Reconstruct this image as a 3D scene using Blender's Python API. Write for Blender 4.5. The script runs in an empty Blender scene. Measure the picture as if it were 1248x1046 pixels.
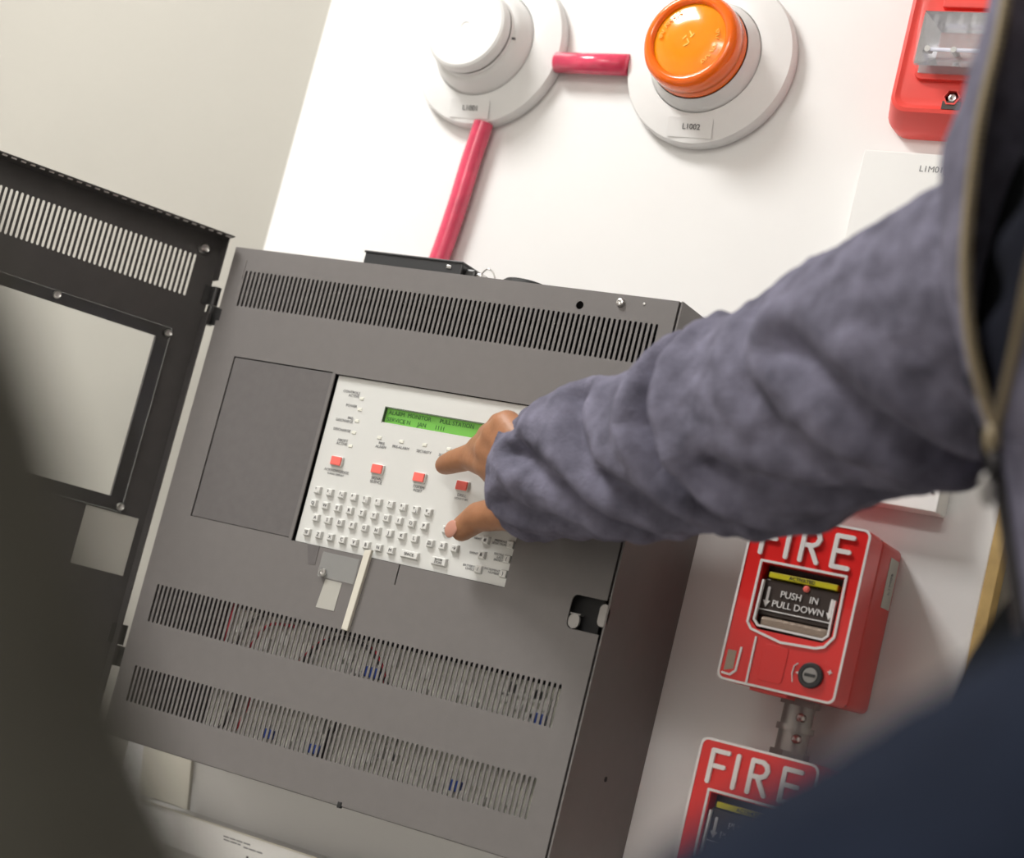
import bpy, bmesh, math, random
from mathutils import Vector, Matrix, noise
from math import pi, sin, cos
random.seed(7)
S = bpy.context.scene
COL = S.collection
Z0 = 1.0                       # height of the panel's lower edge above the floor
W, H, D = 0.46, 0.457, 0.1354  # alarm panel width, height, depth; the board's face is y = D

# ------------------------------------------------------------------ camera
CAM = Vector((1.0772, -1.2715, 0.1339 + Z0))
RX = Vector((0.85398, 0.46041, 0.24237))     # right
RD = Vector((0.14592, 0.23519, -0.96093))    # down
RF = Vector((-0.49943, 0.85598, 0.13367))    # forward
FPX = 2200.66
cam = bpy.data.cameras.new('camera'); camo = bpy.data.objects.new('camera', cam); COL.objects.link(camo)
M = Matrix.Identity(4)
for i in range(3):
    M[i][0] = RX[i]; M[i][1] = -RD[i]; M[i][2] = -RF[i]; M[i][3] = CAM[i]
camo.matrix_world = M
cam.sensor_fit = 'HORIZONTAL'; cam.sensor_width = 36; cam.lens = FPX / 1248 * 36
cam.clip_start = 0.02
cam.dof.use_dof = True; cam.dof.focus_distance = 1.50; cam.dof.aperture_fstop = 4.2
S.camera = camo

# ------------------------------------------------------------------ world, lights, exposure
wd = bpy.data.worlds.new('world'); S.world = wd; wd.use_nodes = True
wd.node_tree.nodes['Background'].inputs[0].default_value = (1, .97, .93, 1)
wd.node_tree.nodes['Background'].inputs[1].default_value = 0.12
S.view_settings.view_transform = 'Standard'; S.view_settings.look = 'None'
S.view_settings.exposure = -0.12; S.view_settings.gamma = 1.0; S.view_settings.use_curve_mapping = False
CEIL = 2.62
LIGHTS = [(-0.42, -0.78, 0.5, 0.5, 37, (1, .985, .96)), (0.7, -2.75, 1.2, 0.6, 34, (1, .965, .93))]  # second one is unseen, added as fill for the shaded wall and panel
def area_light(x, y, sx, sy, power, col):
    l = bpy.data.lights.new('ceiling_lamp', 'AREA'); l.shape = 'RECTANGLE'; l.size = sx; l.size_y = sy
    l.energy = power; l.color = col
    o = bpy.data.objects.new('ceiling_lamp', l); COL.objects.link(o); o.location = (x, y, CEIL - 0.035)  # the second lamp is the added, unseen fill
    return o
for L in LIGHTS: area_light(*L)

def at(px, py, dep):           # a point of the place seen at (px, py), dep metres ahead of the lens
    return CAM + (RF + RX * ((px - 624) / FPX) + RD * ((py - 523) / FPX)) * dep

# ------------------------------------------------------------------ materials
MATS = {}
def mat(name, col, rough=.5, metal=0., bump=0., bscale=200., var=0., vscale=20., spec=.5, trans=0., emit=0., coat=0., sss=0., alpha=1., ior=1.45):
    if name in MATS: return MATS[name]
    m = bpy.data.materials.new(name); m.use_nodes = True
    nt = m.node_tree; b = nt.nodes['Principled BSDF']
    c = tuple(col) + (1,)
    b.inputs['Base Color'].default_value = c
    b.inputs['Roughness'].default_value = rough; b.inputs['Metallic'].default_value = metal
    b.inputs['Specular IOR Level'].default_value = spec
    b.inputs['Transmission Weight'].default_value = trans; b.inputs['IOR'].default_value = ior
    b.inputs['Coat Weight'].default_value = coat
    b.inputs['Alpha'].default_value = alpha
    if sss: b.inputs['Subsurface Weight'].default_value = sss; b.inputs['Subsurface Scale'].default_value = .006
    if emit:
        b.inputs['Emission Color'].default_value = c; b.inputs['Emission Strength'].default_value = emit
    tc = nt.nodes.new('ShaderNodeTexCoord')
    if bump:
        n = nt.nodes.new('ShaderNodeTexNoise'); n.inputs['Scale'].default_value = bscale; n.inputs['Detail'].default_value = 4
        nt.links.new(tc.outputs['Object'], n.inputs['Vector'])
        bp = nt.nodes.new('ShaderNodeBump'); bp.inputs['Strength'].default_value = bump; bp.inputs['Distance'].default_value = .001
        nt.links.new(n.outputs['Fac'], bp.inputs['Height']); nt.links.new(bp.outputs['Normal'], b.inputs['Normal'])
    if var:
        n = nt.nodes.new('ShaderNodeTexNoise'); n.inputs['Scale'].default_value = vscale; n.inputs['Detail'].default_value = 6
        nt.links.new(tc.outputs['Object'], n.inputs['Vector'])
        r = nt.nodes.new('ShaderNodeValToRGB')
        r.color_ramp.elements[0].position = .3; r.color_ramp.elements[1].position = .7
        r.color_ramp.elements[0].color = tuple(x * (1 - var) for x in col) + (1,)
        r.color_ramp.elements[1].color = tuple(min(1, x * (1 + var)) for x in col) + (1,)
        nt.links.new(n.outputs['Fac'], r.inputs['Fac']); nt.links.new(r.outputs['Color'], b.inputs['Base Color'])
    MATS[name] = m
    return m
mat('board_white', (.83, .825, .815), .38, bump=.05, bscale=60, var=.015, vscale=6)
mat('wall_cream', (.41, .395, .355), .75, bump=.15, bscale=120, var=.02, vscale=5)
mat('room_wall', (.84, .82, .79), .8)
mat('ceiling_white', (.86, .86, .84), .9)
mat('floor_grey', (.56, .54, .5), .5, var=.08, vscale=8)
mat('wood_edge', (.55, .38, .15), .6, var=.25, vscale=30)
mat('trim_olive', (.21, .205, .16), .6)
mat('panel_grey', (.172, .161, .157), .42, bump=.08, bscale=900, var=.025, vscale=90)
mat('panel_inner', (.02, .02, .021), .7)
mat('door_dark', (.062, .058, .057), .45, bump=.1, bscale=800, var=.08, vscale=60)
mat('plate_grey', (.132, .123, .122), .5, bump=.1, bscale=900, var=.05, vscale=120)
mat('keypad_white', (.66, .665, .64), .42, bump=.03, bscale=700)
mat('key_white', (.69, .69, .665), .38)
mat('button_red', (.92, .17, .14), .4)
mat('print_grey', (.24, .24, .25), .6)
mat('print_dark', (.05, .05, .055), .6)
mat('lcd_green', (.13, .36, .06), .25, emit=.34)
mat('lcd_bezel', (.1, .14, .09), .4)
mat('lcd_print', (.035, .11, .03), .4)
mat('led_lens', (.78, .78, .7), .2)
mat('steel', (.55, .54, .53), .28, metal=1., bump=.05)
mat('dull_steel', (.33, .32, .31), .45, metal=.6)
mat('dark_metal', (.05, .05, .05), .35, metal=.5)
mat('black_plastic', (.035, .036, .038), .38, bump=.05)
mat('clear_plastic', (.97, .98, .97), .04, trans=1., ior=1.3)
mat('clear_edge', (.62, .64, .62), .2, alpha=.16)
mat('paper', (.45, .44, .4), .6)
mat('strip_white', (.7, .67, .58), .5)
mat('circuit', (.62, .62, .55), .5, var=.35, vscale=110)
mat('circuit_part', (.58, .58, .54), .5)
mat('wire_red', (.45, .02, .04), .4)
mat('wire_black', (.015, .014, .014), .4)
mat('wire_blue', (.02, .06, .3), .4)
mat('detector_white', (.8, .8, .79), .36)
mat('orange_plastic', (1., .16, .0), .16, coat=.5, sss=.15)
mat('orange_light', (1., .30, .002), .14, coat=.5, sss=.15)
mat('emboss', (1., .6, .12), .25)
mat('pipe_red', (.72, .06, .13), .2, coat=.6, var=.16, vscale=45)
mat('pull_red', (.78, .022, .02), .3, coat=.3)
mat('pull_box_red', (.58, .035, .03), .35, coat=.15)
mat('raised_white', (.83, .8, .79), .4)
mat('handle_brown', (.05, .035, .03), .4)
mat('handle_metal', (.32, .25, .2), .35, metal=.5, bump=.4, bscale=500)
mat('yellow_paint', (.62, .55, .01), .45)
mat('strobe_red', (.86, .075, .06), .35, coat=.2)
mat('reflector', (.75, .75, .78), .2, metal=.8)
mat('lens_clear', (.9, .91, .94), .03, alpha=.13, coat=1.)
mat('flash_tube', (.85, .85, 1.), .1, coat=.5)
mat('sheet_white', (.86, .855, .84), .5)
mat('skin', (.36, .165, .082), .48, bump=.25, bscale=350, var=.12, vscale=60, sss=.06)
mat('nail', (.55, .27, .2), .28)
mat('fleece', (.148, .143, .192), .95, bump=.9, bscale=420, var=.36, vscale=45, spec=.15)
mat('sleeve_shade', (.009, .0135, .027), .95, bump=.5, bscale=300, var=.2, vscale=25, spec=.15)  # shade of the near sleeve put into a dark navy colour
mat('lining', (.009, .010, .016), .95, bump=.4, bscale=300, spec=.06)
mat('shirt_black', (.004, .0045, .005), .95, spec=.05)
mat('zip_brass', (.24, .195, .125), .45, metal=.4)
mat('zip_dark', (.03, .028, .03), .4, metal=.6)
mat('trouser', (.03, .035, .05), .9)
mat('hair', (.015, .011, .009), .6)
mat('shoe', (.02, .02, .02), .5)
mat('olive_cloth', (.052, .050, .041), .9, var=.3, vscale=9, spec=.2)
mat('lamp_face', (1, .97, .93), .5, emit=1.0)

# ------------------------------------------------------------------ object helpers
LOC = {}
def V(x, y, z): return Vector((x, y, z + Z0))
def props(o, label=None, cat=None, group=None, kind=None):
    if label: o['label'] = label
    if cat: o['category'] = cat
    if group: o['group'] = group
    if kind: o['kind'] = kind
    return o
def thing(name, loc, label, cat, group=None):
    o = bpy.data.objects.new(name, None); COL.objects.link(o); o.location = loc; o.empty_display_size = .05
    LOC[o] = Vector(loc); return props(o, label, cat, group)
def link(name, me, parent=None, off=None, base=None):
    o = bpy.data.objects.new(name, me); COL.objects.link(o)
    if parent is not None:
        o.parent = parent; LOC[o] = LOC[parent]
        if off is not None: o.location = Vector(off) - LOC[parent]; LOC[o] = Vector(off)
    else:
        o.location = base if base is not None else (0, 0, 0); LOC[o] = Vector(o.location)
    return o
def build(name, bm, m, parent=None, base=None, smooth=False, label=None, cat=None, kind=None, group=None):
    """bm holds world coordinates; the object sits at its parent's origin (or base)"""
    o0 = LOC[parent] if parent is not None else Vector(base or (0, 0, 0))
    bmesh.ops.translate(bm, verts=bm.verts, vec=-o0)
    bmesh.ops.recalc_face_normals(bm, faces=bm.faces)
    me = bpy.data.meshes.new(name); bm.to_mesh(me); bm.free()
    me.materials.append(MATS[m])
    if smooth:
        for p in me.polygons: p.use_smooth = True
        if smooth != 'all':
            try: me.set_sharp_from_angle(angle=math.radians(smooth if smooth > 1 else 35))
            except Exception: pass
    o = link(name, me, parent, None, o0 if parent is None else None)
    return props(o, label, cat, group, kind)
def NB(): return bmesh.new()
def box(bm, x0, x1, y0, y1, z0, z1, bev=0., seg=2):
    """world box; z relative to the panel's lower edge"""
    r = bmesh.ops.create_cube(bm, size=1)
    vs = r['verts']
    bmesh.ops.scale(bm, verts=vs, vec=(x1 - x0, y1 - y0, z1 - z0))
    bmesh.ops.translate(bm, verts=vs, vec=((x0 + x1) / 2, (y0 + y1) / 2, (z0 + z1) / 2 + Z0))
    if bev:
        es = list({e for v in vs for e in v.link_edges})
        bmesh.ops.bevel(bm, geom=es, offset=bev, segments=seg, affect='EDGES', profile=.5)
    return vs
def prism(bm, pts, y0, y1, bev=0.):
    """polygon pts (x, z) in the wall's plane, from y0 (front) to y1"""
    f = [bm.verts.new(V(x, y0, z)) for x, z in pts]; b = [bm.verts.new(V(x, y1, z)) for x, z in pts]
    n = len(pts)
    ff = bm.faces.new(f); bm.faces.new(b[::-1])
    for i in range(n): bm.faces.new((f[i], b[i], b[(i + 1) % n], f[(i + 1) % n]))
    if bev: bmesh.ops.bevel(bm, geom=list(ff.edges), offset=bev, segments=2, affect='EDGES', profile=.5)
def rrect(x0, x1, z0, z1, r, n=5):
    pts = []
    for cx, cz, a in ((x1 - r, z1 - r, 0), (x0 + r, z1 - r, 90), (x0 + r, z0 + r, 180), (x1 - r, z0 + r, 270)):
        for i in range(n + 1):
            t = math.radians(a + 90 * i / n); pts.append((cx + r * cos(t), cz + r * sin(t)))
    return pts
def ring_prism(bm, outer, inner, y0, y1):
    n = len(outer)
    q = [[bm.verts.new(V(x, y, z)) for x, z in P] for P, y in ((outer, y0), (inner, y0), (outer, y1), (inner, y1))]
    for i in range(n):
        j = (i + 1) % n
        bm.faces.new((q[0][i], q[0][j], q[1][j], q[1][i])); bm.faces.new((q[2][i], q[3][i], q[3][j], q[2][j]))
        bm.faces.new((q[0][i], q[2][i], q[2][j], q[0][j])); bm.faces.new((q[1][i], q[1][j], q[3][j], q[3][i]))
def lathe(bm, cx, cz, prof, n=64):
    """prof: (radius, y) from the rim to the axis, spun about a line square to the wall"""
    rings = []
    for r, y in prof:
        if r < 1e-6: rings.append([bm.verts.new(V(cx, y, cz))])
        else: rings.append([bm.verts.new(V(cx + r * cos(2 * pi * i / n), y, cz + r * sin(2 * pi * i / n))) for i in range(n)])
    for a, b in zip(rings, rings[1:]):
        for i in range(n):
            j = (i + 1) % n
            if len(b) == 1 and len(a) == 1: continue
            if len(b) == 1: bm.faces.new((a[i], a[j], b[0]))
            elif len(a) == 1: bm.faces.new((a[0], b[j], b[i]))
            else: bm.faces.new((a[i], a[j], b[j], b[i]))
def catmull(P, n):
    out = []
    P = [P[0]] + list(P) + [P[-1]]
    for i in range(1, len(P) - 2):
        for k in range(n):
            t = k / n
            a, b, c, d = P[i - 1], P[i], P[i + 1], P[i + 2]
            out.append(.5 * ((2 * b) + (c - a) * t + (2 * a - 5 * b + 4 * c - d) * t * t + (3 * b - a - 3 * c + d) * t ** 3))
    out.append(P[-2]); return out
def tube(bm, pts, r, n=8, caps=True):
    rings = []
    up = Vector((0.3, .5, .8))
    for i, p in enumerate(pts):
        d = (pts[min(i + 1, len(pts) - 1)] - pts[max(i - 1, 0)]).normalized()
        a = d.cross(up).normalized(); b = d.cross(a)
        rr = r[i] if isinstance(r, (list, tuple)) else r
        rings.append([bm.verts.new(p + (a * cos(2 * pi * k / n) + b * sin(2 * pi * k / n)) * rr) for k in range(n)])
    for A, B in zip(rings, rings[1:]):
        for k in range(n): bm.faces.new((A[k], A[(k + 1) % n], B[(k + 1) % n], B[k]))
    if caps: bm.faces.new(rings[0][::-1]); bm.faces.new(rings[-1])
STC = [0]
def stroke(bm, pts, w, y0, y1, n=5):
    """rounded stroke along a polyline in the wall's plane (raised lettering)"""
    for si, ((ax, az), (bx, bz)) in enumerate(zip(pts, pts[1:])):
        t = math.atan2(bz - az, bx - ax); P = []
        for k in range(n + 1):
            a = t + pi / 2 + pi * k / n; P.append((ax + w / 2 * cos(a), az + w / 2 * sin(a)))
        for k in range(n + 1):
            a = t - pi / 2 + pi * k / n; P.append((bx + w / 2 * cos(a), bz + w / 2 * sin(a)))
        STC[0] += 1; e = .00005 * (STC[0] % 11); prism(bm, P, y0 - e, y1 - e)
TXT = {}
def text_mesh(s, size, align='CENTER', depth=.0001, m='print_grey', shear=0.):
    key = (s, size, align, depth, m)
    if key in TXT: return TXT[key]
    c = bpy.data.curves.new('lettering', 'FONT'); c.body = s; c.size = size; c.align_x = align; c.align_y = 'CENTER'
    c.extrude = depth; c.resolution_u = 3; c.space_line = .9
    o = bpy.data.objects.new('lettering_tmp', c); COL.objects.link(o)
    dg = bpy.context.evaluated_depsgraph_get(); dg.update()
    me = bpy.data.meshes.new_from_object(o.evaluated_get(dg))
    me.transform(Matrix.Rotation(pi / 2, 4, 'X'))
    bpy.data.objects.remove(o); bpy.data.curves.remove(c)
    me.name = 'lettering'; me.materials.clear(); me.materials.append(MATS[m]); TXT[key] = me
    return me
def text(name, s, size, x, y, z, parent, align='CENTER', m='print_grey', depth=.0001, rz=0.):
    o = link(name, text_mesh(s, size, align, depth, m), parent, V(x, y, z))
    if rz: o.rotation_euler = (0, 0, rz)
    return o
def screw_bm(x, y, z, r=.004, h=.002):
    bm = NB(); lathe(bm, x, z, [(r, y), (r, y - h * .5), (r * .8, y - h), (r * .45, y - h * 1.15), (0, y - h * .7)], 14); return bm
def slot_tiles(bm, x0, x1, z0, z1, n, width, P, m=.0):
    """a row of n round-ended slots, cut through the face; P maps (u, z) to a point"""
    p = (x1 - x0) / n
    for i in range(n):
        a = x0 + i * p; b = a + p; c = (a + b) / 2; r = width / 2
        zb, zt = z0 + m, z1 - m
        arcT = [(c + r * cos(t), zt - r + r * sin(t)) for t in (0, pi / 4, pi / 2)]
        arcB = [(c + r * cos(t), zb + r + r * sin(t)) for t in (-pi / 2, -pi / 4, 0)]
        right = [(c, z0)] + [(b, z0), (b, z1), (c, z1)] + arcT[::-1] + arcB[::-1]
        if m == 0: right = [(c, z0), (b, z0), (b, z1), (c, z1)] + [q for q in arcT[::-1] if q != (c, z1)][1:] + arcB[::-1][:-1]
        right = list(right)
        left = [(2 * c - x, z) for x, z in right][::-1]
        for poly in (right, left):
            bm.faces.new([bm.verts.new(P(u, z)) for u, z in poly])
def grid_plate(bm, x0, x1, z0, z1, holes, P):
    xs = sorted({x0, x1} | {h[0] for h in holes} | {h[1] for h in holes}); zs = sorted({z0, z1} | {h[2] for h in holes} | {h[3] for h in holes})
    xs = [x for x in xs if x0 <= x <= x1]; zs = [z for z in zs if z0 <= z <= z1]
    for a, b in zip(xs, xs[1:]):
        for c, d in zip(zs, zs[1:]):
            mx, mz = (a + b) / 2, (c + d) / 2
            if any(h[0] < mx < h[1] and h[2] < mz < h[3] for h in holes): continue
            bm.faces.new([bm.verts.new(P(u, z)) for u, z in ((a, c), (b, c), (b, d), (a, d))])
def thicken(bm, vec):
    bmesh.ops.remove_doubles(bm, verts=bm.verts, dist=1e-6)
    r = bmesh.ops.extrude_face_region(bm, geom=list(bm.faces), use_keep_orig=True)
    bmesh.ops.translate(bm, verts=[g for g in r['geom'] if isinstance(g, bmesh.types.BMVert)], vec=vec)

# ------------------------------------------------------------------ the setting
YW = D + .018
def struct(name, m, *b, label=None, bev=0.):
    bm = NB(); box(bm, *b, bev=bev)
    return build(name, bm, m, base=(0, 0, 0), kind='structure', label=label)
struct('wall_back', 'wall_cream', -1.7, 2.4, YW, YW + .1, -Z0, CEIL - Z0, label='cream painted wall behind the white mounting board')
struct('wall_left', 'room_wall', -1.7, -1.6, -3.1, YW, -Z0, CEIL - Z0)
struct('wall_right', 'room_wall', 2.3, 2.4, -3.1, YW, -Z0, CEIL - Z0)
struct('wall_front', 'room_wall', -1.7, 2.4, -3.3, -3.1, -Z0, CEIL - Z0)
struct('floor', 'floor_grey', -1.7, 2.4, -3.3, YW + .1, -Z0 - .1, -Z0)
struct('ceiling', 'ceiling_white', -1.7, 2.4, -3.3, YW + .1, CEIL - Z0, CEIL - Z0 + .1)
struct('trim_1', 'trim_olive', .7155, 2.28, YW - .012, YW, .247, .262, label='dark olive horizontal rail on the wall beyond the board')
bm = NB(); box(bm, -.0785, .7045, D, YW, -.8, 1.45, bev=.001)
board = build('mounting_board', bm, 'board_white', base=(0, 0, 0), label='white painted mounting board behind the alarm equipment', cat='board')
bm = NB(); box(bm, .7047, .7145, D - .002, YW, -.8, 1.45, bev=.0008)
build('edge_strip', bm, 'wood_edge', board, label='yellow raw wood edge strip')
for L in LIGHTS:
    x, y, sx, sy = L[:4]
    t = thing('ceiling_and_fill_light', (x, y, CEIL), 'square flat ceiling light nearer the wall' if sx == sy else 'added fill light, long and flat, away from the wall', 'light', 'ceiling and fill lights')
    bm = NB(); zc = CEIL - Z0
    for a in ((-1, 0), (1, 0), (0, -1), (0, 1)):
        if a[0]: box(bm, x + a[0] * (sx / 2 + .015) - .015, x + a[0] * (sx / 2 + .015) + .015, y - sy / 2 - .03, y + sy / 2 + .03, zc - .04, zc)
        else: box(bm, x - sx / 2, x + sx / 2, y + a[1] * (sy / 2 + .015) - .015, y + a[1] * (sy / 2 + .015) + .015, zc - .04, zc)
    build('frame', bm, 'ceiling_white', t)
    bm = NB(); box(bm, x - sx / 2, x + sx / 2, y - sy / 2, y + sy / 2, zc - .03, zc - .002); build('diffuser', bm, 'lamp_face', t)

# ------------------------------------------------------------------ fire alarm control panel
pan = thing('fire_alarm_panel', V(0, 0, 0), 'grey fire alarm control panel with white keyboard and open dark door', 'alarm panel')
bm = NB()
t = .0015
box(bm, 0, t, .003, D - .0004, 0, H); box(bm, W - t, W, .0, D - .0004, 0, H); box(bm, t, W - t, .003, D - .0004, H - t, H); box(bm, t, W - t, .003, D - .0004, 0, t)
build('back_box', bm, 'panel_grey', pan)
bm = NB(); box(bm, t, W - t, D - .004, D - .001, t, H - t); build('back_plate', bm, 'panel_inner', pan)
# dress panel: a sheet with real slots and cut-outs
DX0, DX1 = .0015, .4565
VT = (.0190, .4445, .4015, .4365); V1 = (.0170, .4370, .1050, .1405); V2 = (.0170, .4350, .0325, .0660)
DISP = (.1480, .3645, .2040, .3545); BLK = (.0335, .1447, .2058, .3555); LOW = (.2618, .3645, .1865, .2040); LAT = (.4265, .4565, .1840, .2112)
P0 = lambda u, z: V(u, 0, z)
bm = NB()
HOLE = (.3655, .3725, .4400, .4470)
grid_plate(bm, DX0, DX1, .001, H, [VT, V1, V2, DISP, BLK, LOW, LAT, HOLE], P0)
for v, n in ((VT, 89), (V1, 87), (V2, 87)): slot_tiles(bm, *v, n, .0024, P0, m=.0004)
# round the screw hole and the latch cut-out's inner corners
cx, cz, r = .369, .4435, .0035
for q in range(4):
    a0 = q * pi / 2
    cor = (cx + r * (1 if q in (0, 3) else -1), cz + r * (1 if q in (0, 1) else -1))
    arc = [(cx + r * cos(a0 + pi / 2 * k / 5), cz + r * sin(a0 + pi / 2 * k / 5)) for k in range(6)]
    bm.faces.new([bm.verts.new(P0(*p)) for p in [cor] + arc[::-1]])
for (kx, kz, sx, sz) in ((LAT[0], LAT[2], 1, 1), (LAT[0], LAT[3], 1, -1)):
    r = .005; c = (kx + sx * r, kz + sz * r)
    arc = [(c[0] - sx * r * cos(pi / 2 * k / 5), c[1] - sz * r * sin(pi / 2 * k / 5)) for k in range(6)]
    bm.faces.new([bm.verts.new(P0(*p)) for p in [(kx, kz)] + arc])
thicken(bm, (0, .0012, 0))
# folded right flange and top flange
box(bm, DX1 - .0012, DX1, .0012, .02, .001, .18); box(bm, DX1 - .0012, DX1, .0012, .02, .214, H)
box(bm, DX0, DX1 - .0012, .0012, .012, H - .0012, H + .0002)
build('dress_panel', bm, 'panel_grey', pan)
bm = NB(); box(bm, .0345, .1445, .0006, .0022, .2062, .3545, bev=.0004); build('blank_plate', bm, 'plate_grey', pan)
bm = NB(); box(bm, .2627, .3645, .0005, .002, .1865, .2040); build('blank_plate', bm, 'panel_grey', pan)
bm = NB(); box(bm, .030, .450, .0100, .0120, .160, .375); build('mounting_frame', bm, 'panel_inner', pan)
bm = NB(); box(bm, .0165, .0185, -.0006, .0004, .428, .446, bev=.0003); build('hinge_pin_slot', bm, 'panel_grey', pan)
bm = NB(); box(bm, -.0008, .005, -.0003, .004, .386, .397); build('hinge_notch', bm, 'panel_inner', pan)
build('screw', screw_bm(.4057, 0, .4497, .0037, .003), 'steel', pan, smooth=40)
bm = NB(); lathe(bm, .4265, .4512, [(.0011, 0), (.0011, -.0006), (0, -.0008)], 10); build('rivet', bm, 'steel', pan)
bm = NB(); box(bm, .2620, .2660, -.0008, .002, -.001, .004, bev=.0005); build('catch_stud', bm, 'panel_inner', pan)
# latch: two bent tabs in a dark recess
bm = NB(); box(bm, .42, .4545, .018, .02, .176, .22); build('latch_recess', bm, 'panel_inner', pan)
bm = NB(); prism(bm, rrect(.4268, .4365, .1845, .1962, .0042), .001, .0035, .0006); box(bm, .4268, .4365, .0012, .0075, .1955, .1968, bev=.0004)
build('latch_tab', bm, 'dull_steel', pan)
bm = NB(); prism(bm, rrect(.4520, .4600, .1905, .2085, .0035), .0005, .003, .0005); build('latch_tab', bm, 'dull_steel', pan)
bm = NB()
o = None
for (yy, zz) in ((.0666, .0757),):
    bmh = NB(); r = bmesh.ops.create_cone(bmh, segments=12, radius1=.0022, radius2=.0022, depth=.0006, cap_ends=True)
    bmesh.ops.rotate(bmh, verts=bmh.verts, matrix=Matrix.Rotation(pi / 2, 3, 'Y')); bmesh.ops.translate(bmh, verts=bmh.verts, vec=V(W + .0002, yy, zz))
    build('side_knockout', bmh, 'panel_inner', pan)
bm.free()
# works behind the lower slots
bm = NB(); box(bm, .098, .444, .0120, .0140, .012, .1365); build('circuit_board', bm, 'circuit', pan)
rnd = random.Random(3)
bm = NB()
for i in range(70):
    x = rnd.uniform(.10, .43); z = rnd.choice((rnd.uniform(.02, .066), rnd.uniform(.1, .125))); w = rnd.uniform(.003, .012)
    box(bm, x, x + w, .0085, .0122, z, z + rnd.uniform(.003, .012))
build('circuit_component', bm, 'circuit_part', pan, kind='stuff')
for x, z, w, h in ((.1655, .0355, .010, .008), (.355, .037, .010, .009), (.412, .105, .012, .009), (.25, .107, .014, .009), (.215, .034, .012, .008)):
    bm = NB(); box(bm, x, x + w, .0075, .0122, z, z + h, bev=.001); build('terminal', bm, 'wire_blue', pan)
def wire(pts, m, r=.0011):
    r *= 1.35; bm = NB(); tube(bm, catmull([V(x, y, z) for x, y, z in pts], 8), r, 6); build('wire', bm, m, pan, smooth='all')
wire([(.103, .008, .160), (.104, .006, .13), (.1, .007, .10), (.098, .010, .07)], 'wire_red', .0016)
wire([(.127, .008, .10), (.136, .006, .118), (.147, .006, .130), (.17, .008, .133)], 'wire_red')
wire([(.185, .008, .10), (.196, .006, .118), (.215, .006, .132), (.24, .006, .133), (.262, .006, .122), (.278, .008, .10)], 'wire_black', .0014)
wire([(.181, .0085, .10), (.192, .007, .116), (.205, .006, .128), (.22, .007, .133)], 'wire_red')
wire([(.248, .008, .132), (.258, .006, .128), (.27, .006, .115), (.273, .008, .1)], 'wire_red', .0009)
wire([(.12, .008, .03), (.127, .006, .045), (.131, .006, .06), (.129, .008, .1)], 'wire_black', .0016)
wire([(.135, .008, .03), (.142, .006, .045), (.146, .006, .07)], 'wire_red', .001)
wire([(.228, .008, .028), (.232, .006, .05), (.24, .006, .07), (.25, .008, .1)], 'wire_black', .002)
wire([(.115, .008, .105), (.122, .006, .125), (.14, .006, .138)], 'wire_black', .0012)

# display plate, screen, indicator windows, buttons and keys
YK = .0032
bm = NB(); grid_plate(bm, .1500, .3635, .2045, .3540, [(.2065, .3160, .3200, .3330)], lambda u, z: V(u, YK, z)); thicken(bm, (0, .0015, 0))
plate = build('keypad_plate', bm, 'keypad_white', pan, label='white keypad plate')
bm = NB(); box(bm, .203, .320, YK + .0035, YK + .005, .317, .336); lcd = build('screen', bm, 'lcd_green', pan, label='green lit character display')
text('lettering', 'ALARM  MONITOR      PULL STATION', .0052, .2085, YK + .0033, .3296, lcd, 'LEFT', 'lcd_print')
text('lettering', 'SERVICE N     JAN      1111', .0052, .2085, YK + .0033, .3236, lcd, 'LEFT', 'lcd_print')
for a in ((.2065, .3160, .3330, .3338), (.2065, .3160, .3192, .3200), (.2057, .2065, .3192, .3338), (.3160, .3168, .3192, .3338)):
    bm = NB(); box(bm, a[0], a[1], YK - .0001, YK + .0035, a[2], a[3]); build('screen_bezel', bm, 'lcd_bezel' if a[2] > .33 or a[0] < .206 and a[1] < .207 else 'key_white', plate)
LZ = YK - .0003
def lab(s, size, x, z, al='CENTER', m='print_grey'): return text('lettering', s, size, x, LZ, z, plate, al, m)
leds = [(.1798, .3370), (.1807, .3274), (.1810, .3170), (.1810, .3066), (.1810, .2945), (.2080, .3062), (.2310, .3062), (.2545, .3070), (.2790, .3070)]
for x, z in leds:
    bm = NB(); box(bm, x - .0022, x + .0022, YK - .0007, YK + .001, z - .0014, z + .0014, bev=.0005); build('indicator_light', bm, 'led_lens', pan)
for s, x, z in (('CONTROLS\nACTIVE', .1768, .3396), ('POWER', .1772, .3292), ('PRE-\nDISCHARGE', .1772, .3168), ('DISCHARGE', .1772, .3070), ('ABORT\nACTIVE', .1772, .2965)):
    lab(s, .0034, x, z, 'RIGHT')
for s, x in (('FIRE\nALARM', .2118), ('PRE-ALARM', .2318), ('SECURITY', .2555), ('SUPERVISORY', .2810)): lab(s, .0034, x, .3000 if '\n' in s else .3010)
def button(x, z):
    bm = NB(); prism(bm, rrect(x - .0062, x + .0062, z - .0044, z + .0044, .001, 3), YK - .0022, YK + .001, .0004); b = build('button', bm, 'key_white', pan)
    bm = NB(); prism(bm, rrect(x - .0053, x + .0053, z - .0038, z + .0038, .0008, 3), YK - .0036, YK - .0021, .0005); build('button_cap', bm, 'button_red', b, label='salmon red cap')
for x, z in ((.1721, .2792), (.2153, .2790), (.2585, .2788), (.3015, .2787)): button(x, z)
lab('ACKNOWLEDGE', .0034, .1735, .2708); lab('SCROLL DISPLAY', .0023, .1735, .2678)
lab('SIGNAL\nSILENCE', .0034, .2160, .2695); lab('SYSTEM\nRESET', .0034, .2592, .2692); lab('DRILL', .0034, .3025, .2708); lab('HOLD 2 SEC', .0025, .3030, .2678)
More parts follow.
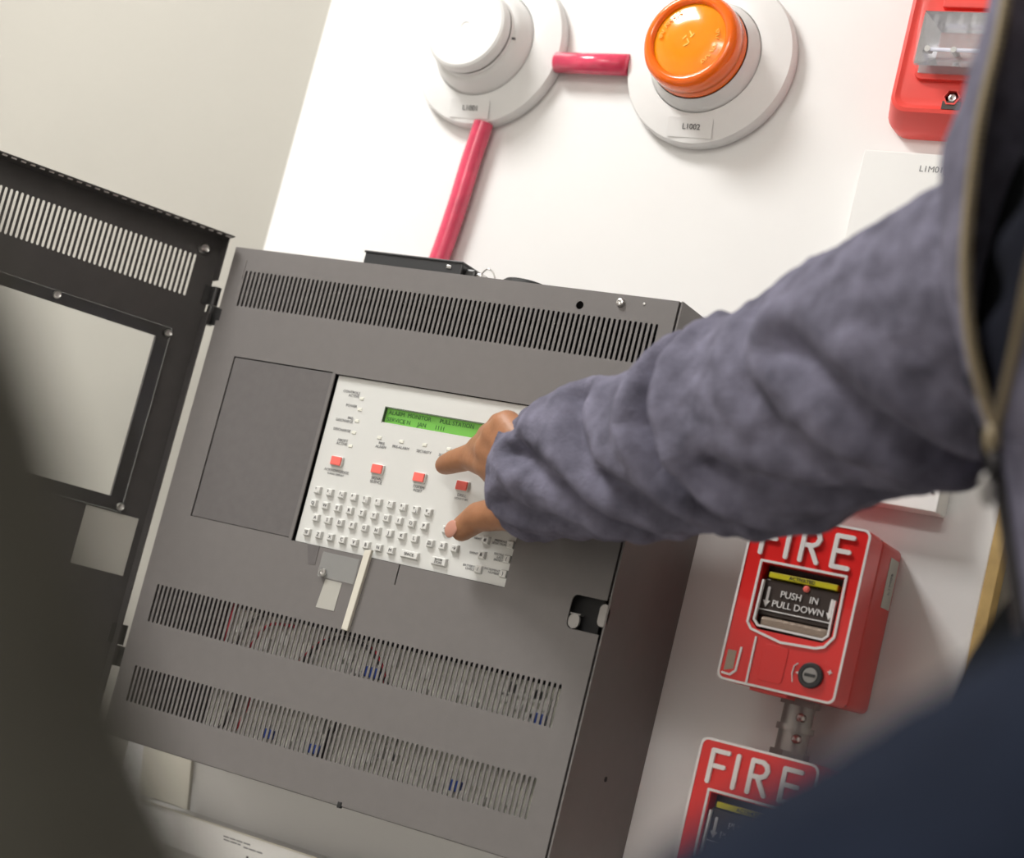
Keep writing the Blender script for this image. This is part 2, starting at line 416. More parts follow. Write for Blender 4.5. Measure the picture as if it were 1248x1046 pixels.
def key_mesh(w, h, d=.0030):
    bm = bmesh.new(); b, tp = .0, .0007
    lo = [bm.verts.new((sx * w / 2, .0005, sz * h / 2)) for sx, sz in ((-1, -1), (1, -1), (1, 1), (-1, 1))]
    hi = [bm.verts.new((sx * (w / 2 - tp), -d, sz * (h / 2 - tp))) for sx, sz in ((-1, -1), (1, -1), (1, 1), (-1, 1))]
    tf = bm.faces.new(hi)
    for i in range(4): bm.faces.new((lo[i], lo[(i + 1) % 4], hi[(i + 1) % 4], hi[i]))
    bmesh.ops.bevel(bm, geom=list(tf.edges), offset=.0003, segments=1, affect='EDGES')
    bmesh.ops.recalc_face_normals(bm, faces=bm.faces)
    me = bpy.data.meshes.new('key'); bm.to_mesh(me); bm.free(); me.materials.append(MATS['key_white']); return me
KM = key_mesh(.0070, .0068); KS = key_mesh(.0180, .0068); KE = key_mesh(.0148, .0072)
def key(s, x, z, me=None, size=.0040, dx=0., dz=0.):
    k = link('key', me or KM, pan, V(x, YK, z))
    if s: text('legend', s, size, x + dx, YK - .0032, z + dz, k, m='print_dark')
    return k
for i, s in enumerate('1234567890'):
    x = .1606 + (.2758 - .1606) * i / 9; k = key(s, x, .2514, size=.0030, dx=-.0012, dz=.0010)
    text('legend', ",:*.\\-'()="[i], .0032, x + .0014, YK - .0032, .2502, k, m='print_dark')
for i, s in enumerate('QWERTYUIOP'): key(s, .1600 + (.2753 - .1600) * i / 9, .2395)
for i, s in enumerate('ASDFGHJKL'): key(s, .1663 + (.2692 - .1663) * i / 8, .2276)
for i, s in enumerate(['CAP\nLTR'] + list('ZXCVBNM')): key(s, .1611 + (.2492 - .1611) * i / 7, .2138, size=.0040 if len(s) == 1 else .0019)
key('SPACE', .2683, .2136, KS, .0034); key('ENTER\nSTORE', .2978, .2134, KE, .0026)
key('ESC\nEXIT', .2850, .2265, size=.0020); key('\u2193', .2972, .2266); key('\u2192', .3093, .2267); key('\u2191', .2963, .2402); key('\u2190', .3085, .2404)
for s, x, z in (('*', .3357, .2500), ('#', .3361, .2386), ('&', .3358, .2262), ('/', .3361, .2139), ('+', .3598, .2510), ('-', .3598, .2390), ('(', .3598, .2270), (')', .3598, .2148)): key(s, x, z)
for s, x, z in (('NEXT', .3312, .2386), ('EVENT', .3312, .2262), ('BATTERY\nLEVELS', .3312, .2140), ('NEXT\nSELECTION', .3553, .2510), ('PREVIOUS\nSELECTION', .3553, .2390), ('RECALL\nLAST\nENTRY', .3553, .2270), ('INCREMENT\nNUMBER', .3553, .2148)):
    lab(s, .0027, x, z, 'RIGHT')
# added strip, stickers, clear plate and screw copying a cloned patch of the door
bm = NB(); prism(bm, [(.2238, .1405), (.2302, .1400), (.2336, .2105), (.2268, .2090)], -.0035, .0, .0006); build('strip', bm, 'strip_white', pan, label='off-white stand-in for a cloned strip')
bm = NB(); prism(bm, [(.1937, .1780), (.2110, .1778), (.2102, .1534), (.1912, .1532)], -.0004, .0); build('sticker', bm, 'paper', pan, label='pale stand-in for a cloned sticker')
bm = NB(); box(bm, .1850, .2232, -.0022, -.0002, .1790, .2005, bev=.0004); build('cloned_plate', bm, 'clear_edge', pan)
bm = NB(); prism(bm, [(.1660, .2042), (.1790, .2042), (.1792, .1880), (.1720, .1875)], -.0004, 0); build('sticker', bm, 'plate_grey', pan)  # added stand-in for a cloned sticker
build('screw', screw_bm(.1908, -.0022, .1830, .0035, .0018), 'steel', pan, smooth=40)

# open door, hinged on the panel's left edge
PHI = math.radians(60)
DH = Vector((-.0126, 0, 0)); DU = Vector((-cos(PHI), -sin(PHI), 0)); DN = Vector((sin(PHI), -cos(PHI), 0))
def PD(u, z, w=0.): return DH + DU * u + DN * w + Vector((0, 0, z + Z0))
def dbox(bm, u0, u1, w0, w1, z0, z1, bev=0.):
    v = [bm.verts.new(PD(u, z, w)) for u in (u0, u1) for w in (w0, w1) for z in (z0, z1)]
    fs = [bm.faces.new([v[i] for i in q]) for q in ((0, 1, 3, 2), (4, 6, 7, 5), (0, 4, 5, 1), (2, 3, 7, 6), (0, 2, 6, 4), (1, 5, 7, 3))]
    if bev: bmesh.ops.bevel(bm, geom=list({e for f in fs for e in f.edges}), offset=bev, segments=2, affect='EDGES')
DW, DT = .462, .4640
WIN = (.0385, .265, .2060, .3570)
w0 = -.004
bm = NB()
VD = (.0205, .4405, .4005, .4415)
grid_plate(bm, .000, DW, -.002, DT, [VD, WIN], lambda u, z: PD(u, z, w0))
slot_tiles(bm, *VD, 86, .0026, lambda u, z: PD(u, z, w0), m=.0004)
thicken(bm, DN * -.0012)
dbox(bm, 0, DW, w0, .022, DT - .0012, DT); dbox(bm, 0, DW, w0, .022, -.002, -.0008); dbox(bm, DW - .0012, DW, w0, .022, -.002, DT)
dbox(bm, 0.0, .0012, w0, .010, -.002, .392); dbox(bm, 0.0, .0012, w0, .010, .422, DT)
door = build('door', bm, 'door_dark', pan, label='dark open door with slots and a clear window')
# gasket of short dashes under the top flange
me = bmesh.new(); bmesh.ops.create_cube(me, size=1); bmesh.ops.scale(me, verts=me.verts, vec=(.0045, .002, .0018))
gm = bpy.data.meshes.new('stitch'); me.to_mesh(gm); me.free(); gm.materials.append(MATS['steel'])
for i in range(52):
    o = link('flange_stitch', gm, door, PD(.006 + i * .0085, DT - .0017, .0195)); o.rotation_euler = (0, 0, math.atan2(DU.y, DU.x))
# clear window pane with its frame of clear strips
bm = NB(); dbox(bm, .026, .277, w0 + .0012, w0 + .0035, .1935, .3680); pane = build('window_pane', bm, 'clear_plastic', door)
bm = NB()
for a in ((.0262, .2768, .3672, .3680), (.0262, .2768, .1935, .1943), (.0262, .0272, .1935, .3680), (.2758, .2768, .1935, .3680)): dbox(bm, a[0], a[1], w0 + .0036, w0 + .0043, a[2], a[3])
build('pane_edge', bm, 'clear_edge', door)
for a in ((WIN[0] - .001, WIN[0], WIN[2], WIN[3]), (WIN[1], WIN[1] + .001, WIN[2], WIN[3])):
    bm = NB(); dbox(bm, a[0], a[1], w0 - .004, w0 + .001, a[2], a[3]); build('window_edge', bm, 'door_dark', door)
def dscrew(u, z, w, r, h, m='steel'):
    bm = NB(); n = 14; prof = [(r, 0), (r, h * .5), (r * .75, h), (r * .35, h * .7)]
    rings = [[bm.verts.new(PD(u + q * cos(2 * pi * k / n), z + q * sin(2 * pi * k / n), w + y)) for k in range(n)] for q, y in prof]
    for A, B in zip(rings, rings[1:]):
        for k in range(n): bm.faces.new((A[k], A[(k + 1) % n], B[(k + 1) % n], B[k]))
    bm.faces.new(rings[-1]); bm.faces.new(rings[0][::-1]); build('screw', bm, m, door, smooth=40)
dscrew(.0170, .4480, w0, .0055, .004)
for u, z in ((.0292, .3625), (.1365, .3640), (.2735, .3640), (.0285, .1985), (.1500, .1985)): dscrew(u, z, w0 + .0036, .0038, .003)
bm = NB(); dbox(bm, .0075, .058, w0 + .0002, w0 + .0006, .1390, .1925); build('sticker', bm, 'paper', door, label='printed paper sticker')
# hinge: knuckle barrels and leaves between door and box
for i, (za, zb) in enumerate(((.381, .3985), (.3995, .417), (.060, .078), (.079, .097))):
    bm = NB(); p = PD(-.0042, 0, .001)
    bmesh.ops.create_cone(bm, segments=14, radius1=.0042, radius2=.0042, depth=zb - za, cap_ends=True)
    bmesh.ops.translate(bm, verts=bm.verts, vec=(p.x, p.y, Z0 + (za + zb) / 2)); build('hinge', bm, 'dark_metal', pan, smooth=40)
    bm = NB()
    if i % 2: dbox(bm, -.004, .006, -.003, -.0018, za, zb); build('hinge_leaf', bm, 'dark_metal', pan)
    else: box(bm, -.0085, .004, .0015, .003, za, zb); build('hinge_leaf', bm, 'dark_metal', pan)

# ------------------------------------------------------------------ smoke detectors, pipes
def detector(cx, cz, s, label, orange):
    t = thing('smoke_detector', V(cx, D, cz), label, 'detector', 'detectors on the board')
    bm = NB(); lathe(bm, cx, cz, [(.078, D), (.0805, D - .003), (.0805, D - .011), (.0790, D - .0145), (.066, D - .0185), (.0545, D - .0215), (.0532, D - .0215), (.0528, D - .017)], 96)
    build('base', bm, 'detector_white', t, smooth=40)
    bm = NB()
    if not orange:
        lathe(bm, cx, cz, [(.0523, D - .016), (.0523, D - .0235), (.0505, D - .027), (.0475, D - .036), (.0455, D - .0405), (.0425, D - .042), (.0415, D - .045)], 96)
        build('collar', bm, 'detector_white', t, smooth=40)
        bm = NB(); lathe(bm, cx, cz, [(.0385, D - .042), (.0385, D - .046), (.0418, D - .0475), (.0422, D - .0555), (.0408, D - .0585), (.0385, D - .0600), (.005, D - .0600), (.004, D - .0594), (0, D - .0594)], 96)
        build('cap', bm, 'detector_white', t, smooth=22)
        bm = NB(); box(bm, cx + .0415, cx + .0455, D - .0425, D - .040, cz - .0035, cz - .0015, bev=.0005); build('status_light', bm, 'print_dark', t)
    else:
        lathe(bm, cx, cz, [(.0523, D - .016), (.0523, D - .0235), (.0505, D - .027), (.0478, D - .033), (.046, D - .036)], 96)
        build('collar', bm, 'detector_white', t, smooth=40)
        bm = NB(); lathe(bm, cx, cz, [(.0435, D - .033), (.0450, D - .036), (.0452, D - .040), (.0440, D - .0415), (.0440, D - .0435), (.0452, D - .045), (.0448, D - .056), (.0425, D - .061), (.0385, D - .0632), (.0352, D - .062), (.0338, D - .0595)], 96)
        cap = build('dust_cover', bm, 'orange_plastic', t, smooth=50, label='glossy orange dust cover')
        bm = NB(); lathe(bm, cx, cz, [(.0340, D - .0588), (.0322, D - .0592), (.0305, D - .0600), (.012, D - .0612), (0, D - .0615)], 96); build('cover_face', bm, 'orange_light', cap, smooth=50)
        bm = NB(); yt = D - .0612
        def ebar(a, r, l, wd, ang):
            c = (cx + r * cos(a), cz + r * sin(a)); d = (cos(ang), sin(ang))
            stroke(bm, [(c[0] - d[0] * l / 2, c[1] - d[1] * l / 2), (c[0] + d[0] * l / 2, c[1] + d[1] * l / 2)], wd, yt - .0004, yt + .0004, 2)
        for a0, a1 in ((math.radians(-50), math.radians(25)), (math.radians(120), math.radians(185))):
            n = 15
            for k in range(n):
                a = a0 + (a1 - a0) * k / (n - 1)
                if k % 5 == 4: continue
                ebar(a, .0272, .0030, .0006, a + (.5 if k % 2 else -.35)); 
                if k % 3 == 0: ebar(a + .03, .0285, .0016, .0006, a + pi / 2)
        build('embossed_ring', bm, 'emboss', cap)
        bm = NB(); yt = D - .0616
        for q in ((-.004, .001, .9), (0, -.002, 2.2), (.003, .003, .9), (.001, .005, 2.2), (-.001, -.006, .6)):
            stroke(bm, [(cx + q[0] - .002 * cos(q[2]), cz + q[1] - .002 * sin(q[2])), (cx + q[0] + .002 * cos(q[2]), cz + q[1] + .002 * sin(q[2]))], .0012, yt - .0003, yt + .0004, 3)
        build('embossed_mark', bm, 'emboss', cap)
    # paper label lying on the sloped lower rim
    bm = NB()
    for (za, ya, zb, yb) in ((cz - .0575, D - .0207, cz - .0745, D - .0159),):
        sl = .022
        v = [bm.verts.new(V(cx + sx * sl + .0, yy - .0004, zz)) for sx, yy, zz in ((-1, ya, za), (1, ya, za), (1, yb, zb), (-1, yb, zb))]
        bm.faces.new(v); r = bmesh.ops.extrude_face_region(bm, geom=list(bm.faces), use_keep_orig=True); bmesh.ops.translate(bm, verts=[g for g in r['geom'] if isinstance(g, bmesh.types.BMVert)], vec=(0, .0003, 0))
    lb = build('label', bm, 'detector_white', t)
    o = text('lettering', s, .0072, cx + .0015, D - .0194, cz - .0655, lb, m='print_dark'); o.rotation_euler = (.28, 0, 0)
detector(.1345, .7155, 'L1001', 'white round smoke detector with plain white cap', False)
detector(.3690, .7120, 'L1002', 'white round smoke detector wearing an orange dust cover', True)
bm = NB(); tube(bm, catmull([V(.1500, D - .0115, .6385), V(.1492, D - .0115, .6290), V(.1466, D - .0115, .5975), V(.1447, D - .0115, .5560), V(.1412, D - .0115, .514), V(.1345, D - .0115, .457)], 8), .0098, 20)
build('conduit_pipe', bm, 'pipe_red', base=tuple(V(.1345, D - .0115, .457)), smooth='all', label='glossy red pipe bending down from detector to panel top', cat='pipe', group='red pipes')
bm = NB(); tube(bm, [V(.2135, D - .0125, .7035), V(.25, D - .0125, .704), V(.2895, D - .0125, .7045)], .0100, 20)
build('conduit_pipe', bm, 'pipe_red', base=tuple(V(.25, D - .012, .704)), smooth='all', label='short glossy red pipe running level between the two detectors', cat='pipe', group='red pipes')

# ------------------------------------------------------------------ key fob on top of the panel
kf = thing('key_case', V(.18, .05, H), 'black key case with ring and round tag on panel top', 'key case')
bm = NB(); box(bm, .1235, .2285, .030, .075, H + .0004, H + .0185, bev=.0012); build('case', bm, 'black_plastic', kf)
bm = NB(); box(bm, .1228, .2290, .0288, .0762, H + .0172, H + .0192, bev=.0005); build('lid', bm, 'black_plastic', kf)
bm = NB(); box(bm, .2130, .2175, .0290, .0305, H + .0115, H + .0145, bev=.0003); build('case_window', bm, 'steel', kf)
bm = NB(); box(bm, .2285, .2400, .035, .055, H + .0005, H + .0150, bev=.002); build('clip', bm, 'dark_metal', kf)
bm = NB(); box(bm, .2385, .2450, .038, .048, H + .0085, H + .0130, bev=.0015); build('clip_pin', bm, 'steel', kf)
bm = NB(); tube(bm, catmull([V(.2395, .043, H + .004), V(.241, .043, H + .012), V(.246, .043, H + .0185), V(.252, .044, H + .0165), V(.2565, .046, H + .008), V(.2575, .048, H + .003)], 6), .0007, 8); build('ring', bm, 'steel', kf, smooth='all')
bm = NB(); box(bm, .2520, .2655, .040, .058, H + .0005, H + .0085, bev=.0015); build('tag_lug', bm, 'black_plastic', kf)
bm = NB(); bmesh.ops.create_cone(bm, segments=40, radius1=.023, radius2=.0215, depth=.0110, cap_ends=True); bmesh.ops.translate(bm, verts=bm.verts, vec=V(.2845, .052, H + .0060)); bmesh.ops.bevel(bm, geom=[e for e in bm.edges if e.calc_face_angle(0) > .8], offset=.0015, segments=2, affect='EDGES'); build('round_tag', bm, 'black_plastic', kf, smooth=35)

# ------------------------------------------------------------------ pull stations
def pull(z0, label, side_label):
    x0 = .5400; YF = D - .087; PW, PH = .0970, .1355
    t = thing('pull_station', V(x0 + PW / 2, D, z0), label, 'fire alarm', 'fire pull stations')
    X = lambda u: x0 + u
    Zz = lambda v: z0 + v
    def q(pts): return [(X(u), Zz(v)) for u, v in pts]
    bm = NB(); box(bm, X(.002), X(PW - .000), D - .056, D, Zz(.001), Zz(PH - .001), bev=.005, seg=3); build('back_box', bm, 'pull_box_red', t, smooth=35)
    bm = NB(); box(bm, X(.003), X(PW - .001), D - .0575, D - .0555, Zz(.002), Zz(PH - .002)); build('gasket', bm, 'handle_brown', t)
    # cover with window opening
    win = [(.0170, .0500), (.0170, .0955), (.0835, .0955), (.0835, .0500), (.0770, .0440), (.0235, .0440)]
    outer = rrect(X(0), X(PW), Zz(0), Zz(PH), .006, 4)
    bm = NB()
    fv = [bm.verts.new(V(x, YF, z)) for x, z in outer]; iv = [bm.verts.new(V(x, YF, z)) for x, z in q(win)]
    es = [bm.edges.new((fv[i], fv[(i + 1) % len(fv)])) for i in range(len(fv))] + [bm.edges.new((iv[i], iv[(i + 1) % len(iv)])) for i in range(len(iv))]
    bmesh.ops.triangle_fill(bm, edges=es, use_beauty=True)
    # drop triangles that fell inside the window
    from mathutils.geometry import intersect_point_tri_2d
    def inside(p, poly):
        c = False
        for i in range(len(poly)):
            (ax, az), (bx, bz) = poly[i], poly[i - 1]
            if (az > p[1]) != (bz > p[1]) and p[0] < (bx - ax) * (p[1] - az) / (bz - az) + ax: c = not c
        return c
    kill = [f for f in bm.faces if inside((f.calc_center_median().x, f.calc_center_median().z - Z0), q(win))]
    if kill: bmesh.ops.delete(bm, geom=kill, context='FACES_ONLY')
    thicken(bm, (0, .030, 0))
    cover = build('cover', bm, 'pull_red', t)
    # white raised outlines
    bm = NB(); ring_prism(bm, rrect(X(0), X(PW), Zz(0), Zz(PH), .006, 4), rrect(X(.0018), X(PW - .0018), Zz(.0018), Zz(PH - .0018), .0045, 4), YF - .0008, YF + .0004); build('border', bm, 'raised_white', t)
    bm = NB(); W2 = [(.0150, .0480), (.0150, .0972), (.0850, .0972), (.0860, .0500), (.0800, .0412), (.0730, .0388), (.0450, .0375), (.0190, .0432)]
    Wp = q(W2 + W2[:1]); stroke(bm, Wp, .0019, YF - .0010, YF + .0005); build('window_border', bm, 'raised_white', t)
    # letters
    lt = .0042; zb, zt = .1030, .1270
    def S_(u): return lambda pts: [(X(u + a), Zz(zb + b * (zt - zb))) for a, b in pts]
    glyphs = {'F': (.0125, [[(0, 0), (0, 1), (.0125, 1)], [(0, .52), (.0105, .52)]]), 'I': (.0335, [[(0, 0), (0, 1)]]),
              'R': (.0455, [[(0, 0), (0, 1), (.008, 1), (.0115, .92), (.0130, .76), (.0115, .60), (.008, .52), (0, .52)], [(.006, .5), (.0135, 0)]]),
              'E': (.0715, [[(.0130, 0), (0, 0), (0, 1), (.0130, 1)], [(0, .52), (.0115, .52)]])}
    for g, (u, ss) in glyphs.items():
        bm = NB()
        for s in ss: stroke(bm, S_(u)(s), lt * .85, YF - .0022, YF + .0005, 6)
        build('letter_' + g.lower(), bm, 'raised_white', t)
    # recess, handle and writing inside the window
    bm = NB(); box(bm, X(.0160), X(.0845), YF + .014, YF + .016, Zz(.0430), Zz(.0965)); build('recess', bm, 'handle_brown', t)
    bm = NB(); prism(bm, q([(.0190, .0845), (.0190, .0560), (.0815, .0560), (.0815, .0845)]), YF + .0045, YF + .013, .001); hd = build('handle', bm, 'handle_brown', t)
    bm = NB(); box(bm, X(.0225), X(.0790), YF + .0025, YF + .013, Zz(.0855), Zz(.0900), bev=.0006); build('yellow_bar', bm, 'yellow_paint', t)
    bm = NB(); box(bm, X(.0240), X(.0790), YF + .0015, YF + .012, Zz(.0475), Zz(.0550), bev=.0022, seg=3); build('grip_bar', bm, 'handle_metal', t)
    bm = NB(); stroke(bm, q([(.0200, .0820), (.0195, .0510), (.0235, .0470), (.0770, .0465), (.0805, .0500), (.0800, .0770)]), .0016, YF - .0004, YF + .003); build('pull_bail', bm, 'raised_white', t)
    text('lettering', 'PUSH   IN', .0074, X(.0505), YF + .0038, Zz(.0742), hd, m='raised_white', depth=.0006)
    text('lettering', 'PULL DOWN', .0073, X(.0510), YF + .0038, Zz(.0660), hd, m='raised_white', depth=.0006)
    text('lettering', 'ACTIVATED', .0040, X(.0500), YF + .0024, Zz(.0877), hd, m='print_dark', depth=.0003)
    for u in (.0248, .0768):
        bm = NB(); stroke(bm, q([(u, .0775), (u, .0655)]), .0020, YF + .0032, YF + .0046); prism(bm, q([(u - .0027, .0675), (u, .0625), (u + .0027, .0675)]), YF + .0032, YF + .0046); build('arrow', bm, 'raised_white', hd)
    bm = NB(); box(bm, X(.0200), X(.0810), YF + .0034, YF + .0046, Zz(.0598), Zz(.0606)); build('ridge', bm, 'raised_white', hd)
    bm = NB(); lathe(bm, X(.0544), Zz(.0822), [(.0026, YF + .005), (.0026, YF + .0034), (.0015, YF + .0026), (0, YF + .0024)], 14); build('glass_rod', bm, 'button_red', t)
    # lower details: side loop, hinge line, lock
    bm = NB(); stroke(bm, q([(.0150, .0270), (.0145, .0090), (.0105, .0050), (.0040, .0055)]), .0017, YF - .0009, YF + .0005); build('side_loop', bm, 'raised_white', t)
    bm = NB(); prism(bm, q([(.0045, .0075), (.0045, .0240), (.0115, .0240), (.0120, .0100)]), YF - .0003, YF + .002); build('side_slot', bm, 'handle_metal', t)
    bm = NB(); stroke(bm, q([(.0248, .0375), (.0252, .0015)]), .0016, YF - .0008, YF + .0005); build('hinge_line', bm, 'raised_white', t)
    bm = NB(); prism(bm, rrect(X(.0330), X(.0530), Zz(.0060), Zz(.0345), .003, 3), YF - .0006, YF + .001, .0003); build('door_flap', bm, 'pull_red', t)
    bm = NB(); lathe(bm, X(.0745), Zz(.0180), [(.0098, YF), (.0098, YF - .0022), (.0088, YF - .0030), (.0066, YF - .0030), (.0064, YF - .0018), (0, YF - .0018)], 32); lk = build('lock', bm, 'black_plastic', t, smooth=35)
    bm = NB(); lathe(bm, X(.0745), Zz(.0180), [(.0060, YF - .0018), (.0058, YF - .0030), (0, YF - .0032)], 24); build('lock_face', bm, 'dull_steel', lk, smooth=35)
    bm = NB(); box(bm, X(.0700), X(.0790), YF - .0038, YF - .0030, Zz(.0168), Zz(.0192), bev=.0004); build('key_slot', bm, 'dark_metal', lk)
    bm = NB(); prism(bm, q([(.0620, .0180), (.0650, .0165), (.0650, .0195)]), YF - .0006, YF + .0004); stroke(bm, q([(.0870, .0235), (.0900, .0235)]), .0008, YF - .0006, YF + .0004); stroke(bm, q([(.0885, .0220), (.0885, .0250)]), .0008, YF - .0006, YF + .0004); stroke(bm, q([(.0625, .0250), (.0600, .0225), (.0595, .0160), (.0610, .0105)]), .0007, YF - .0006, YF + .0004); build('lock_marks', bm, 'raised_white', t)
    bm = NB(); box(bm, X(.0270), X(.0580), YF + .004, YF + .024, Zz(-.0028), Zz(.0012), bev=.0006); build('bottom_tab', bm, 'pull_box_red', t)
    if side_label:
        bm = NB(); xx = X(PW) + .0003
        v = [bm.verts.new(V(xx, y, z)) for y, z in ((.1065, .2590), (.1285, .2590), (.1285, .2990), (.1065, .2990))]; bm.faces.new(v)
        r = bmesh.ops.extrude_face_region(bm, geom=list(bm.faces), use_keep_orig=True); bmesh.ops.translate(bm, verts=[g for g in r['geom'] if isinstance(g, bmesh.types.BMVert)], vec=(-.0006, 0, 0))
        s = build('side_sticker', bm, 'paper', t, label='white paper side sticker')
        o = text('lettering', side_label, .0065, xx + .0003, .1175, .279, s, m='print_grey'); o.rotation_euler = (0, pi / 2, pi / 2); o.rotation_mode = 'XYZ'
        o.matrix_basis = Matrix.Translation(o.location) @ Matrix(((0, -1, 0, 0), (0, 0, -1, 0), (1, 0, 0, 0), (0, 0, 0, 1))).to_4x4() @ Matrix.Identity(4)
    return t
pull(.1740, 'red fire pull station with side sticker just below the sleeve', 'L1M02')
pull(-.0070, 'lower red fire pull station behind the blurred near sleeve', None)
cn = thing('conduit_connector', V(.59, D - .03, .129), 'grey metal conduit connector between the two pull stations', 'connector')
def cyl(bm, x, y, za, zb, r, n=20):
    s = len(bm.verts); rr = bmesh.ops.create_cone(bm, segments=n, radius1=r, radius2=r, depth=zb - za, cap_ends=True); bmesh.ops.translate(bm, verts=rr['verts'], vec=V(x, y, (za + zb) / 2))
bm = NB(); cyl(bm, .592, D - .032, .1285, .174, .0125); build('tube', bm, 'dull_steel', cn, smooth=35)
bm = NB(); cyl(bm, .592, D - .032, .1485, .1535, .0150); build('collar', bm, 'dull_steel', cn, smooth=35)
bm = NB(); cyl(bm, .592, D - .032, .1690, .174, .0160, 6); build('lock_nut', bm, 'dull_steel', cn)
bm = NB(); cyl(bm, .592, D - .032, .1285, .1330, .0160, 6); build('lock_nut', bm, 'dull_steel', cn)
for zz in (.1435, .1600):
    bm = NB(); lathe(bm, .6000, zz, [(.0035, D - .043), (.0035, D - .049), (.0022, D - .0505), (0, D - .0495)], 12); build('set_screw', bm, 'steel', cn)

# ------------------------------------------------------------------ strobe
st = thing('strobe', V(.62, D, .66), 'red wall strobe with clear rectangular lens above white box', 'strobe')
def loft(bm, loops):
    R_ = [[bm.verts.new(V(x, y, z)) for x, z in P] for P, y in loops]
    for A, B in zip(R_, R_[1:]):
        for k in range(len(A)): bm.faces.new((A[k], A[(k + 1) % len(A)], B[(k + 1) % len(A)], B[k]))
    bm.faces.new(R_[-1]); bm.faces.new(R_[0][::-1])
SX0, SX1, SZ0, SZ1 = .546, .676, .6560, .815
def rr(i, r): return rrect(SX0 + i, SX1 - i, SZ0 + i, SZ1 - i, r, 6)
bm = NB(); loft(bm, [(rr(0, .018), D), (rr(0, .018), D - .012), (rr(.0015, .017), D - .016), (rr(.008, .015), D - .036), (rr(.0095, .014), D - .039), (rr(.0125, .012), D - .0400), (rr(.0150, .011), D - .0385), (rr(.0170, .010), D - .0375)])
build('housing', bm, 'strobe_red', st, smooth=30)
bm = NB(); prism(bm, rrect(.5715, .6500, .6935, .7540, .006), D - .0425, D - .034, .0012); build('lens_seat', bm, 'strobe_red', st, smooth=30)
LX0, LX1, LZ0, LZ1 = .5735, .6480, .6975, .7470; LY = D - .043
bm = NB(); box(bm, LX0 + .001, LX1 - .001, LY, LY + .001, LZ0 + .001, LZ1 - .001)
for za, zb, ya, yb in ((LZ1 - .001, LZ1 - .013, LY - .016, LY - .001), (LZ0 + .001, LZ0 + .013, LY - .016, LY - .001)):
    v = [bm.verts.new(V(x, y, z)) for x, y, z in ((LX0 + .002, ya, za), (LX1 - .002, ya, za), (LX1 - .008, yb, zb), (LX0 + .008, yb, zb))]; bm.faces.new(v)
for xa, xb in ((LX0 + .002, LX0 + .014), (LX1 - .002, LX1 - .014)):
    v = [bm.verts.new(V(x, y, z)) for x, y, z in ((xa, LY - .016, LZ0 + .002), (xa, LY - .016, LZ1 - .002), (xb, LY - .001, LZ1 - .01), (xb, LY - .001, LZ0 + .01))]; bm.faces.new(v)
build('reflector', bm, 'reflector', st)
bm = NB(); tube(bm, [V(LX0 + .008, LY - .010, .7150), V(LX1 - .008, LY - .010, .7155)], .0016, 10); build('flash_tube', bm, 'flash_tube', st, smooth='all')
for xx in (LX0 + .0090, LX0 + .031):
    bm = NB(); tube(bm, [V(xx, LY - .002, .7150), V(xx, LY - .012, .7150)], .0026, 10); build('tube_post', bm, 'steel', st, smooth=40)
bm = NB(); loft(bm, [(rrect(LX0, LX1, LZ0, LZ1, .006), LY), (rrect(LX0, LX1, LZ0, LZ1, .006), LY - .014), (rrect(LX0 + .003, LX1 - .003, LZ0 + .003, LZ1 - .003, .006), LY - .019)]); build('lens', bm, 'lens_clear', st, smooth=30)
for i in range(6):
    bm = NB(); xx = LX0 + .010 + i * .0105; box(bm, xx, xx + .004, LY - .0155, LY - .013, .7330, .7440, bev=.001); build('lens_rib', bm, 'lens_clear', st)
bm = NB(); box(bm, .583, .640, D - .043, D - .036, .7570, .7640, bev=.001); build('raised_bar', bm, 'strobe_red', st)
bm = NB(); lathe(bm, .6070, .6795, [(.0075, D - .036), (.0075, D - .0412), (.0060, D - .0412), (.0058, D - .0375), (0, D - .0375)], 6); sc = build('screw_well', bm, 'strobe_red', st)
build('screw', screw_bm(.6070, D - .0375, .6795, .0040, .002), 'steel', sc)
bm = NB(); box(bm, .600, .615, D - .0405, D - .0378, .6690, .6760); build('sounder_slot', bm, 'handle_brown', st)

# ------------------------------------------------------------------ white module box, lower raceway, pale strip
mb = thing('module_box', V(.60, D, .3405), 'tall flat white module box behind the raised arm', 'module box')
bm = NB(); box(bm, .5390, .6640, D - .026, D, .3410, .6335, bev=.0016); build('box_body', bm, 'sheet_white', mb)
bm = NB(); box(bm, .5388, .6642, D - .0285, D - .0262, .3405, .6340, bev=.0008); fr = build('front_cover', bm, 'sheet_white', mb)
text('lettering', 'L1M01', .0075, .5890, D - .0287, .6205, fr, 'LEFT', 'print_grey')
bm = NB(); lathe(bm, .6580, .3560, [(.0016, D - .0285), (.0014, D - .0296), (0, D - .0298)], 10); build('screw', bm, 'steel', mb)
rw = thing('raceway', V(.12, D, -.093), 'pale flat raceway with small print under the panel', 'raceway')
bm = NB(); box(bm, -.02, .36, D - .030, D, -.0920, -.0590, bev=.0015); bd = build('channel', bm, 'sheet_white', rw)
bm = NB(); box(bm, -.0205, .3605, D - .0318, D - .0302, -.0600, -.0585, bev=.0004); build('lid_edge', bm, 'strip_white', rw)
rnd = random.Random(5)
for z, xa, n in ((-.0668, .0835, 4), (-.0695, .0845, 3), (-.0705, .1080, 3)):
    x = xa
    for k in range(n):
        w = rnd.uniform(.003, .008); bm = NB(); box(bm, x, x + w, D - .0303, D - .0299, z - .0006, z + .0006); build('print_line', bm, 'print_grey', bd); x += w + .0012
for z, x in ((-.0780, .1140), (-.0785, .1205)):
    bm = NB(); box(bm, x, x + .0022, D - .0303, D - .0299, z - .0009, z + .0009); build('print_mark', bm, 'print_dark', bd)
